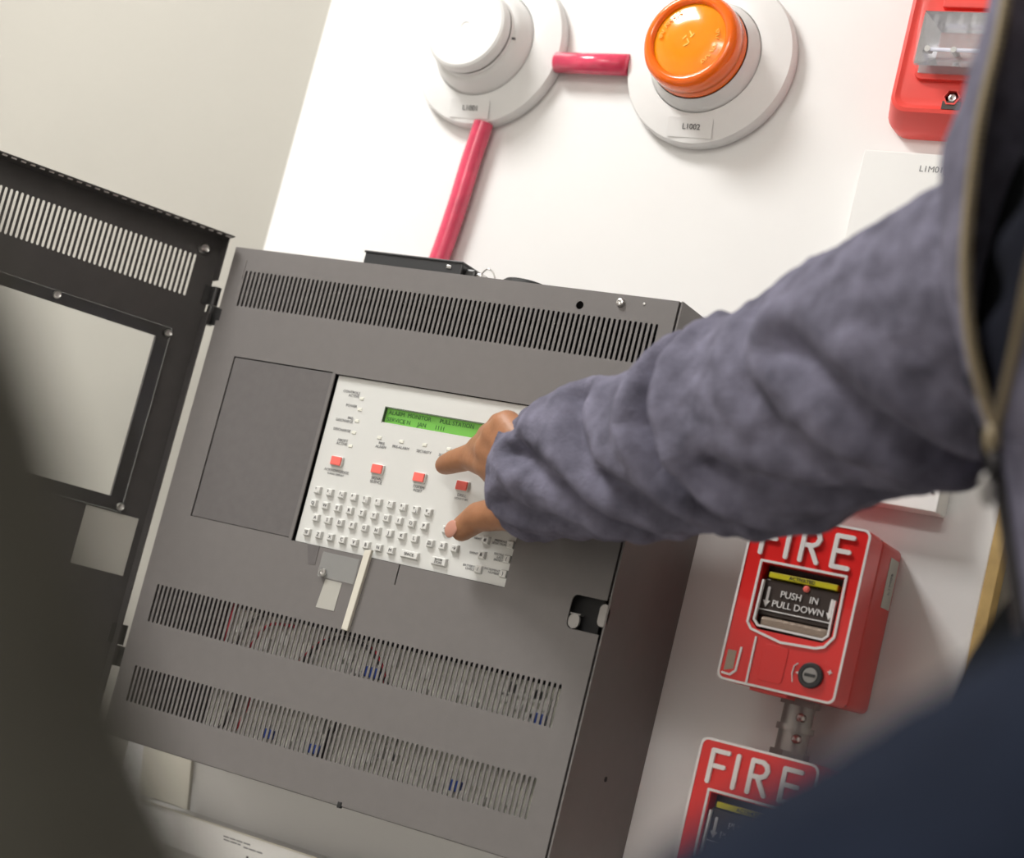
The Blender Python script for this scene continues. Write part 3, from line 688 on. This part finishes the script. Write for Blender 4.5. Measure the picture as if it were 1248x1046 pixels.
bm = NB(); prism(bm, [(-.046, -.0585), (.0156, -.0585), (.0005, .012), (-.061, .012)], D - .004, D, .0006)
build('backing_strip', bm, 'strip_white', base=tuple(V(-.02, D, -.0585)), label='pale strip fixed to the board at panel corner above raceway', cat='strip')

# ------------------------------------------------------------------ people
def capsule(bm, p0, p1, r0, r1, n=14, k=5):
    d = (p1 - p0); L = d.length
    if L < 1e-6: d = Vector((0, 0, 1)); L = 1e-6
    d = d / L; a = d.orthogonal().normalized(); b = d.cross(a)
    rings = []
    def ring(c, r): rings.append([bm.verts.new(c + (a * cos(2 * pi * i / n) + b * sin(2 * pi * i / n)) * r) for i in range(n)])
    for i in range(1, k + 1): t = pi / 2 * (1 - i / k); ring(p0 - d * r0 * sin(t), r0 * cos(t))
    for i in range(0, k): t = pi / 2 * i / k; ring(p1 + d * r1 * sin(t), r1 * cos(t))
    for A, B in zip(rings, rings[1:]):
        for i in range(n): bm.faces.new((A[i], A[(i + 1) % n], B[(i + 1) % n], B[i]))
    bm.faces.new(rings[0][::-1]); bm.faces.new(rings[-1])
def ellipsoid(bm, c, ax, ay, az, rx, ry, rz):
    r = bmesh.ops.create_uvsphere(bm, u_segments=24, v_segments=16, radius=1)
    for v in r['verts']: v.co = c + ax * (v.co.x * rx) + ay * (v.co.y * ry) + az * (v.co.z * rz)
def chain(bm, pts, rs):
    for i in range(len(pts) - 1): capsule(bm, pts[i], pts[i + 1], rs[i], rs[i + 1])
def remeshed(name, bm, voxel, smooth, m, parent, disp=None, label=None):
    """fuse the overlapping volumes in bm into one continuous surface"""
    me = bpy.data.meshes.new('tmp'); bmesh.ops.recalc_face_normals(bm, faces=bm.faces); bm.to_mesh(me); bm.free()
    o = bpy.data.objects.new('tmp', me); COL.objects.link(o)
    r = o.modifiers.new('r', 'REMESH'); r.mode = 'VOXEL'; r.voxel_size = voxel
    s = o.modifiers.new('s', 'SMOOTH'); s.factor = .5; s.iterations = smooth
    dg = bpy.context.evaluated_depsgraph_get(); dg.update()
    me2 = bpy.data.meshes.new_from_object(o.evaluated_get(dg))
    bpy.data.objects.remove(o); bpy.data.meshes.remove(me)
    if disp:
        ns = [v.normal.copy() for v in me2.vertices]
        for v, n in zip(me2.vertices, ns): v.co += n * disp(v.co)
    me2.transform(Matrix.Translation(-LOC[parent])); me2.name = name
    me2.materials.clear(); me2.materials.append(MATS[m])
    for p in me2.polygons: p.use_smooth = True
    o = link(name, me2, parent)
    if label: o['label'] = label
    return o
def bend(b, a, c, t):   # helper: point between
    return a.lerp(c, t)

# --- the pointing person ------------------------------------------------
FACE = Vector((-.77, -.64, 0)).normalized(); RT = Vector((-.64, .77, 0)).normalized(); UPZ = Vector((0, 0, 1))
mid = at(1530, 260, .90)                       # upper chest
pelvis = Vector((mid.x + .03, mid.y + .02, .93))
person = thing('person', (pelvis.x, pelvis.y, 0), 'person in a grey-blue zip fleece pointing at the keypad with one hand', 'person')
shR = at(1275, 320, 1.03); 
neck = Vector((mid.x + .02, mid.y, shR.z + .06)); headc = neck + Vector((-.03, -.02, .17))
shL = mid + (mid - shR) * .9; shL.z = shR.z - .02
# right hand: index out to the keypad, other fingers folded, thumb hanging below
wrist = at(668, 585, 1.365)
elbow = at(915, 520, 1.235)
iM, iP, iD, iT = at(597, 566, 1.432), at(573, 557, 1.462), at(552, 563, 1.480), at(542, 567, 1.490)
mM, mP, mD, mT = at(598, 548, 1.425), at(584, 546, 1.455), at(598, 556, 1.472), at(612, 562, 1.462)
rM, rP, rD, rT = at(606, 532, 1.418), at(596, 530, 1.450), at(610, 542, 1.468), at(622, 550, 1.455)
pM, pP, pD, pT = at(618, 520, 1.410), at(608, 516, 1.438), at(620, 528, 1.454), at(632, 538, 1.445)
tC, tM, tI, tT = at(648, 625, 1.392), at(612, 626, 1.425), at(583, 630, 1.448), at(563, 645, 1.462)
hb = NB()
chain(hb, [iM, iP, iD, iT], [.0125, .0112, .0100, .0088])
chain(hb, [mM, mP, mD, mT], [.0125, .0108, .0098, .0088])
chain(hb, [rM, rP, rD, rT], [.0120, .0102, .0092, .0082])
chain(hb, [pM, pP, pD, pT], [.0105, .0090, .0080, .0072])
chain(hb, [tC, tM, tI, tT], [.0165, .0140, .0125, .0105])
for q in (iM, mM, rM, pM): capsule(hb, wrist.lerp(q, .25), q, .0175, .0135)
capsule(hb, tC, iM, .015, .0125); capsule(hb, tM, iM.lerp(wrist, .25), .012, .012)
chain(hb, [wrist, elbow, shR], [.026, .036, .050])
# torso, neck, head, left arm, legs
chest = mid + Vector((0, 0, -.06)); belly = pelvis.lerp(chest, .45)
for c, r in ((chest, (.15, .105, .16)), (belly, (.135, .1, .16)), (pelvis, (.15, .11, .13))): ellipsoid(hb, c, RT, FACE, UPZ, *r)
chain(hb, [shR, neck - UPZ * .05, shL], [.05, .055, .05])
chain(hb, [neck - UPZ * .06, headc - UPZ * .05], [.056, .052])
ellipsoid(hb, headc, RT, FACE, UPZ, .075, .095, .115)
ellipsoid(hb, headc + FACE * .045 - UPZ * .06, RT, FACE, UPZ, .05, .05, .05)
capsule(hb, headc + FACE * .09 + UPZ * .015, headc + FACE * .112 - UPZ * .02, .009, .013)
for s in (-1, 1): ellipsoid(hb, headc + RT * s * .078, FACE, RT, UPZ, .018, .009, .03)
elbL = at(1780, 830, .44); wrL = at(960, 1360, .345)
chain(hb, [shL, elbL, wrL], [.05, .042, .028])
hd_ = ((wrL - elbL).normalized() * .25 - UPZ).normalized()
hside = hd_.cross(RF).normalized()
for k in range(4):
    a0 = wrL + hd_ * .085 + hside * (k - 1.5) * .021; capsule(hb, wrL + hd_ * .02 + hside * (k - 1.5) * .01, a0, .016, .012)
    chain(hb, [a0, a0 + hd_ * .035 + RF * .006, a0 + hd_ * .06 + RF * .015, a0 + hd_ * .075 + RF * .03], [.0115, .010, .009, .008])
chain(hb, [wrL + hd_ * .02 + hside * .02, wrL + hd_ * .05 + hside * .05, wrL + hd_ * .085 + hside * .055 - UPZ * .01], [.015, .012, .010])
for s in (-1, 1):
    hip = pelvis + RT * s * .09; kn = Vector((hip.x + FACE.x * .03, hip.y + FACE.y * .03, .5)); an = Vector((hip.x, hip.y, .09))
    chain(hb, [hip, kn, an], [.085, .055, .038]); capsule(hb, Vector((an.x, an.y, .045)), Vector((an.x, an.y, .04)) + FACE * .15, .04, .035)
body = remeshed('body', hb, .0028, 5, 'skin', person)
# nails
def nail(p, axis, nrm, l, w, nm='nail'):
    bm = NB(); s = axis.cross(nrm).normalized(); ellipsoid(bm, p, axis, s, nrm, l, w, .0016); build(nm, bm, 'nail', person, smooth='all', label='pale fingernail')
ta = (tT - tI).normalized(); tn = (RX * -.75 + RD * -.1 - RF * .55).normalized(); tn = (tn - ta * tn.dot(ta)).normalized()
nail(tT + ta * .002 + tn * .0098, ta, tn, .0085, .0068)
# trousers, shirt, hair, shoes
tb = NB()
for s in (-1, 1):
    hip = pelvis + RT * s * .09; kn = Vector((hip.x + FACE.x * .03, hip.y + FACE.y * .03, .5)); an = Vector((hip.x, hip.y, .11))
    chain(tb, [hip, kn, an], [.10, .078, .068])
ellipsoid(tb, pelvis, RT, FACE, UPZ, .17, .13, .14)
remeshed('trousers', tb, .008, 6, 'trouser', person)
for s in (-1, 1):
    sb = NB(); hip = pelvis + RT * s * .09; capsule(sb, Vector((hip.x, hip.y, .05)) - FACE * .04, Vector((hip.x, hip.y, .045)) + FACE * .17, .05, .043)
    remeshed('shoe', sb, .006, 4, 'shoe', person)
sb = NB()
ellipsoid(sb, chest + UPZ * .02, RT, FACE, UPZ, .165, .115, .19); ellipsoid(sb, belly, RT, FACE, UPZ, .15, .112, .17); capsule(sb, neck - UPZ * .10, neck - UPZ * .035, .075, .064)
remeshed('shirt', sb, .007, 6, 'shirt_black', person, label='black shirt')
hbm = NB(); ellipsoid(hbm, headc + UPZ * .02 - FACE * .02, RT, FACE, UPZ, .082, .092, .108); remeshed('hair', hbm, .006, 3, 'hair', person)

# --- right sleeve with folds
def fbm(p, s): return noise.fractal(p * s, 1.0, 2.0, 4)
SL = [(636, 588, 1.415, 71), (648, 586, 1.408, 72), (665, 580, 1.395, 76), (712, 564, 1.36, 92), (780, 552, 1.31, 99), (880, 525, 1.25, 121), (980, 493, 1.19, 142), (1080, 447, 1.125, 157), (1180, 396, 1.065, 170), (1290, 345, 1.01, 180)]
ctr = catmull([at(a, b, c) for a, b, c, d in SL], 26)
rad = catmull([Vector((d * c / FPX, a, 0)) for a, b, c, d in SL], 26)
NA = 150; NS = len(ctr)
# creases: polylines in (pixel x along the sleeve, angle 0 = top .. 180 = underside), depth, width
CRE = [([(888, 3), (872, 40), (868, 70), (882, 100), (905, 130), (950, 165)], .0260, .0080),
       ([(695, 60), (715, 78), (742, 100), (770, 130), (800, 160)], .0115, .0070),
       ([(760, 30), (768, 62), (785, 90), (820, 120), (860, 150)], .0110, .0070),
       ([(1010, 20), (1022, 60), (1045, 95), (1085, 130)], .0060, .010),
       ([(940, 105), (985, 118), (1040, 135), (1090, 160)], .0110, .010),
       ([(1080, 60), (1120, 85), (1150, 120), (1160, 165)], .0120, .011),
       ([(668, 100), (700, 125), (760, 160)], .0070, .007),
       ([(668, 20), (690, 45), (700, 70)], .0050, .006),
       ([(800, 100), (850, 120), (900, 150)], .0055, .007),
       ([(645, 120), (660, 150), (690, 175)], .0050, .005)]
def seg_d(p, a, b):
    ab = b - a; t = max(0, min(1, (p - a).dot(ab) / ab.length_squared)); return (p - a - ab * t)
CR2 = []
for pts, dp, wd in CRE: CR2.append((pts, dp, wd))
bm = NB(); rings = []
for i in range(NS):
    c = ctr[i]; r = rad[i].x; px = rad[i].y
    d = (ctr[min(i + 1, NS - 1)] - ctr[max(i - 1, 0)]).normalized()
    view = (CAM - c).normalized()
    n2 = (view - d * view.dot(d)).normalized(); n1 = d.cross(n2).normalized()
    if n1.dot(RD) > 0: n1 = -n1
    ring = []
    for k in range(NA):
        th = 2 * pi * k / NA; deg = math.degrees(th)
        if deg > 180: deg = deg - 360
        off = 0.
        m2 = r * pi / 180
        for pts, dp, wd in CR2:
            if px < pts[0][0] - 90 or px > pts[-1][0] + 90: continue
            best = 9.; sg = 0
            P = Vector((px * c_scale if False else px * (1.27 / FPX), deg * m2))
            for q in range(len(pts) - 1):
                A = Vector((pts[q][0] * (1.27 / FPX), pts[q][1] * m2)); B = Vector((pts[q + 1][0] * (1.27 / FPX), pts[q + 1][1] * m2))
                v = seg_d(P, A, B)
                if v.length < best: best = v.length; sg = (B - A).x * v.y - (B - A).y * v.x
            e = best / wd
            # sharp fall on one side, rolled ridge on the other
            off -= dp * math.exp(-e * e * (1.6 if sg < 0 else .8))
            off += dp * .36 * math.exp(-((best - wd * 1.9) / (wd * 1.1)) ** 2)
        p0 = c + (n1 * cos(th) + n2 * sin(th)) * r
        off += .0045 * fbm(p0, 16) + .0016 * fbm(p0 + Vector((3, 1, 2)), 55)
        if i < 8: off -= .004 * (1 - i / 8)          # cuff turns in
        if 40 < px - 560 < 62: off -= .0012
        cuffslant = 0
        ring.append(bm.verts.new(p0 + (n1 * cos(th) + n2 * sin(th)) * off + d * (.010 * (-cos(th)) * 0 if i else 0)))
    rings.append(ring)
for A, B in zip(rings, rings[1:]):
    for k in range(NA): bm.faces.new((A[k], A[(k + 1) % NA], B[(k + 1) % NA], B[k]))
# turned-in hem at the cuff
pre = rings[0]; dd = (ctr[4] - ctr[0]).normalized()
for step, (sh, dr) in enumerate(((-.0015, .003), (.0, .006), (.006, .007), (.03, .008))):
    nr = []
    for k in range(NA):
        v = rings[0][k].co; rd = (v - ctr[0]); rd = rd - dd * rd.dot(dd); rl = rd.length
        nr.append(bm.verts.new(v - rd / rl * dr + dd * sh))
    for k in range(NA): bm.faces.new((pre[(k + 1) % NA], pre[k], nr[k], nr[(k + 1) % NA]))
    pre = nr
build('jacket_sleeve', bm, 'fleece', person, smooth='all', label='creased grey-blue fleece sleeve')
# --- left sleeve, close to the lens
lb = NB(); chain(lb, [shL, elbL, elbL.lerp(wrL, .96)], [.085, .056, .044])
remeshed('jacket_sleeve', lb, .006, 6, 'fleece', person, disp=lambda p: .006 * fbm(p, 14))
# --- made-up wrap on the near forearm; its navy paints the sleeve's shade
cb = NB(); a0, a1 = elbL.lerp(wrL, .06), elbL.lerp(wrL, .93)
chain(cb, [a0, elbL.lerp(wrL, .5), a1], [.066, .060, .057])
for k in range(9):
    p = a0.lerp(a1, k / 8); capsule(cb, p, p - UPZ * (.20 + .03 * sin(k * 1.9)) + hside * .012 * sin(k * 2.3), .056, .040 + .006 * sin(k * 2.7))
coat = thing('added_wrap', a1 - UPZ * .24, 'made-up dark navy wrap, badly blurred, standing in for shade on the near sleeve', 'added_wrap')  # coat is the made-up wrap for the sleeve's shade
remeshed('shade_wrap', cb, .006, 8, 'sleeve_shade', coat, disp=lambda p: .005 * fbm(p, 15))
# --- jacket body: rows from the open zip round the back to the other side of the zip
ZA = [(1236, -190, .94), (1228, -60, .93), (1213, 40, .92), (1190, 140, .915), (1176, 240, .91), (1170, 330, .90), (1177, 420, .89), (1194, 490, .885), (1209, 535, .88), (1215, 575, .875), (1227, 650, .87), (1240, 740, .86), (1254, 850, .85), (1270, 1000, .84), (1285, 1150, .84), (1300, 1320, .85)]
ZB = [(1430, -190, .80), (1385, -60, .80), (1345, 40, .80), (1308, 140, .805), (1278, 240, .815), (1256, 330, .83), (1238, 420, .85), (1222, 490, .865), (1212, 533, .878)]
CA = catmull([at(*q) for q in ZA], 6); CB = catmull([at(*q) for q in ZB], 6); CB += CA[len(CB):]
NR = len(CA); bm = NB(); rows = []
for i in range(NR):
    a, b = CA[i], CB[i]; t = i / (NR - 1)
    sh = min(1, .62 + .6 * t) if t < .6 else .98
    w_, dpt = .20 * sh, .27
    mid_ = a.lerp(b, .5); q = mid_ - FACE * .13
    ctrl = [a, a.lerp(q + RT * w_, .45) + FACE * (.043 if i < 20 else max(.002, .043 - .041 * (i - 20) / 24)) - RX * .002, q + RT * w_, q + RT * w_ * .75 - FACE * .10, q - FACE * .14, q - RT * w_ * .75 - FACE * .10, q - RT * w_, b.lerp(q - RT * w_, .45) + FACE * .012, b]
    row = catmull(ctrl, 9)
    rows.append([bm.verts.new(p + Vector((1, .4, .2)) * (.006 * fbm(p, 11) * min(1, min(k, len(row) - 1 - k) / 5))) for k, p in enumerate(row)])
for A, B in zip(rows, rows[1:]):
    for k in range(len(A) - 1): bm.faces.new((A[k], A[k + 1], B[k + 1], B[k]))
jk = build('jacket', bm, 'fleece', person, smooth='all', label='grey-blue zip fleece hanging open at the neck')
md = jk.modifiers.new('thick', 'SOLIDIFY'); md.thickness = .003; md.offset = 0
# lining facing just inside each zip edge
SLI = 8 * 6
for side, cur in ((1, CA), (-1, CB)):
    bm = NB(); rr_ = []
    for i in range(SLI + 1):
        p = cur[i]; inn = (CB[i] - CA[i]) * side
        inn = inn.normalized() if inn.length > 1e-5 else RX * side
        wv = .006 * sin(i * .75)
        rr_.append([bm.verts.new(p + inn * u * (1 if side > 0 else .5) * min(1, (SLI - i) / 14 + .05) + (RF * v + inn * wv * (v / .02)) * min(1, (SLI - i) / 10)) for u, v in ((0, .004), (.009, .008), (.018, .018), (.026, .034))])
    for A, B in zip(rr_, rr_[1:]):
        for k in range(3): bm.faces.new((A[k], A[k + 1], B[k + 1], B[k]))
    o = build('jacket_lining', bm, 'lining', person, smooth='all'); m_ = o.modifiers.new('thick', 'SOLIDIFY'); m_.thickness = .002
# zip: tape, teeth, slider, pull
for side, cur in ((1, CA), (-1, CB)):
    bm = NB(); tube(bm, [p - RF * .0035 + RX * side * .001 for p in cur[:SLI + 1]], .0023, 8); z_ = build('zip', bm, 'zip_brass', person, smooth='all', label='brass zip edge')
    tb = bmesh.new(); bmesh.ops.create_cube(tb, size=1); bmesh.ops.scale(tb, verts=tb.verts, vec=(.0042, .0024, .0014)); tm = bpy.data.meshes.new('tooth'); tb.to_mesh(tm); tb.free(); tm.materials.append(MATS['zip_brass'])
    for i in range(6, SLI, 1):
        for h in (0, .5):
            p = cur[i].lerp(cur[i + 1], h) - RF * .0055 + RX * side * .002; o = link('zip_tooth', tm, z_, p); o.rotation_euler = (0, -.24, math.atan2(RX.y, RX.x))
sp = at(1209, 536, .868)
bm = NB(); ellipsoid(bm, sp, RX, RF, RD, .0042, .004, .0078); build('zip_slider', bm, 'zip_brass', person, smooth='all')
bm = NB(); tube(bm, [sp + RD * .005 - RF * .003, at(1213, 562, .862), at(1208, 585, .862)], [.0016, .0024, .0034], 8); build('zip_pull', bm, 'zip_dark', person, smooth='all')
bm = NB(); ellipsoid(bm, at(1203, 597, .862), RX, RF, RD, .0040, .0022, .0085); build('zip_tab', bm, 'dull_steel', person, smooth='all')
bm = NB(); tube(bm, [p - RF * .002 for p in CA[SLI:]], .004, 8); build('zip', bm, 'zip_dark', person, smooth='all', label='closed dark zip')

# --- the onlooker beside the lens, mostly out of the frame
dp = .285
S2, E2 = at(-870, -440, .24), at(-170, 1430, .22)
f2 = Vector((-.5, .86, 0)).normalized(); r2 = Vector((.86, .5, 0)).normalized()
n2_ = S2 - r2 * .20 + UPZ * .06
pel2 = Vector((n2_.x - f2.x * .02, n2_.y - f2.y * .02, .90))
onl = thing('person', (pel2.x, pel2.y, 0), 'dark blurred figure in an olive-brown jacket at the left edge of the view', 'person')
W2_ = E2 + f2 * .16 - UPZ * .20 + r2 * .02
hb = NB(); SL2 = n2_ - r2 * .20 - UPZ * .06; E2b = SL2 - UPZ * .28 - r2 * .06; W2b = E2b + f2 * .1 - UPZ * .22
ch2 = n2_ - UPZ * .24; be2 = ch2.lerp(pel2, .5); hd2 = n2_ + UPZ * .17
def figure(bm, g):
    for c, r in ((ch2, (.155, .11, .18)), (be2, (.145, .11, .18)), (pel2, (.155, .115, .14))): ellipsoid(bm, c, r2, f2, UPZ, r[0] + g, r[1] + g, r[2] + g)
    chain(bm, [S2, n2_ - UPZ * .06, SL2], [.045 + g, .06 + g, .045 + g])
    chain(bm, [S2, E2, W2_], [.042 + g, .038 + g, .026 + g]); chain(bm, [SL2, E2b, W2b], [.045 + g, .038 + g, .026 + g])
figure(hb, 0)
chain(hb, [n2_ - UPZ * .08, hd2 - UPZ * .05], [.055, .052]); ellipsoid(hb, hd2, r2, f2, UPZ, .075, .095, .115); ellipsoid(hb, hd2 + f2 * .045 - UPZ * .06, r2, f2, UPZ, .05, .05, .05)
capsule(hb, hd2 + f2 * .09 + UPZ * .015, hd2 + f2 * .11 - UPZ * .02, .009, .013)
for wq in (W2_, W2b):
    for k in range(4):
        a0 = wq - UPZ * .09 + f2 * (k - 1.5) * .02; capsule(hb, wq - UPZ * .02, a0, .017, .012); chain(hb, [a0, a0 - UPZ * .04, a0 - UPZ * .065 + r2 * .01], [.011, .010, .008])
    chain(hb, [wq - UPZ * .02, wq - UPZ * .06 + f2 * .05, wq - UPZ * .09 + f2 * .055], [.015, .012, .010])
for s in (-1, 1):
    ellipsoid(hb, hd2 + r2 * s * .078, f2, r2, UPZ, .018, .009, .03)
    hip = pel2 + r2 * s * .09; chain(hb, [hip, Vector((hip.x, hip.y, .5)), Vector((hip.x, hip.y, .09))], [.085, .055, .038]); capsule(hb, Vector((hip.x, hip.y, .045)), Vector((hip.x, hip.y, .04)) + f2 * .15, .04, .035)
remeshed('body', hb, .006, 4, 'skin', onl)
jb = NB(); figure(jb, .016); remeshed('jacket', jb, .006, 6, 'olive_cloth', onl, disp=lambda p: .004 * fbm(p, 13), label='olive-brown jacket')
tb = NB()
for s in (-1, 1):
    hip = pel2 + r2 * s * .09; chain(tb, [hip, Vector((hip.x, hip.y, .5)), Vector((hip.x, hip.y, .11))], [.105, .08, .07])
remeshed('trousers', tb, .01, 6, 'trouser', onl)
for s in (-1, 1):
    sb = NB(); hip = pel2 + r2 * s * .09; capsule(sb, Vector((hip.x, hip.y, .05)) - f2 * .04, Vector((hip.x, hip.y, .045)) + f2 * .17, .05, .043); remeshed('shoe', sb, .008, 4, 'shoe', onl)
hbm = NB(); ellipsoid(hbm, hd2 + UPZ * .02 - f2 * .02, r2, f2, UPZ, .082, .092, .108); remeshed('hair', hbm, .008, 3, 'hair', onl)
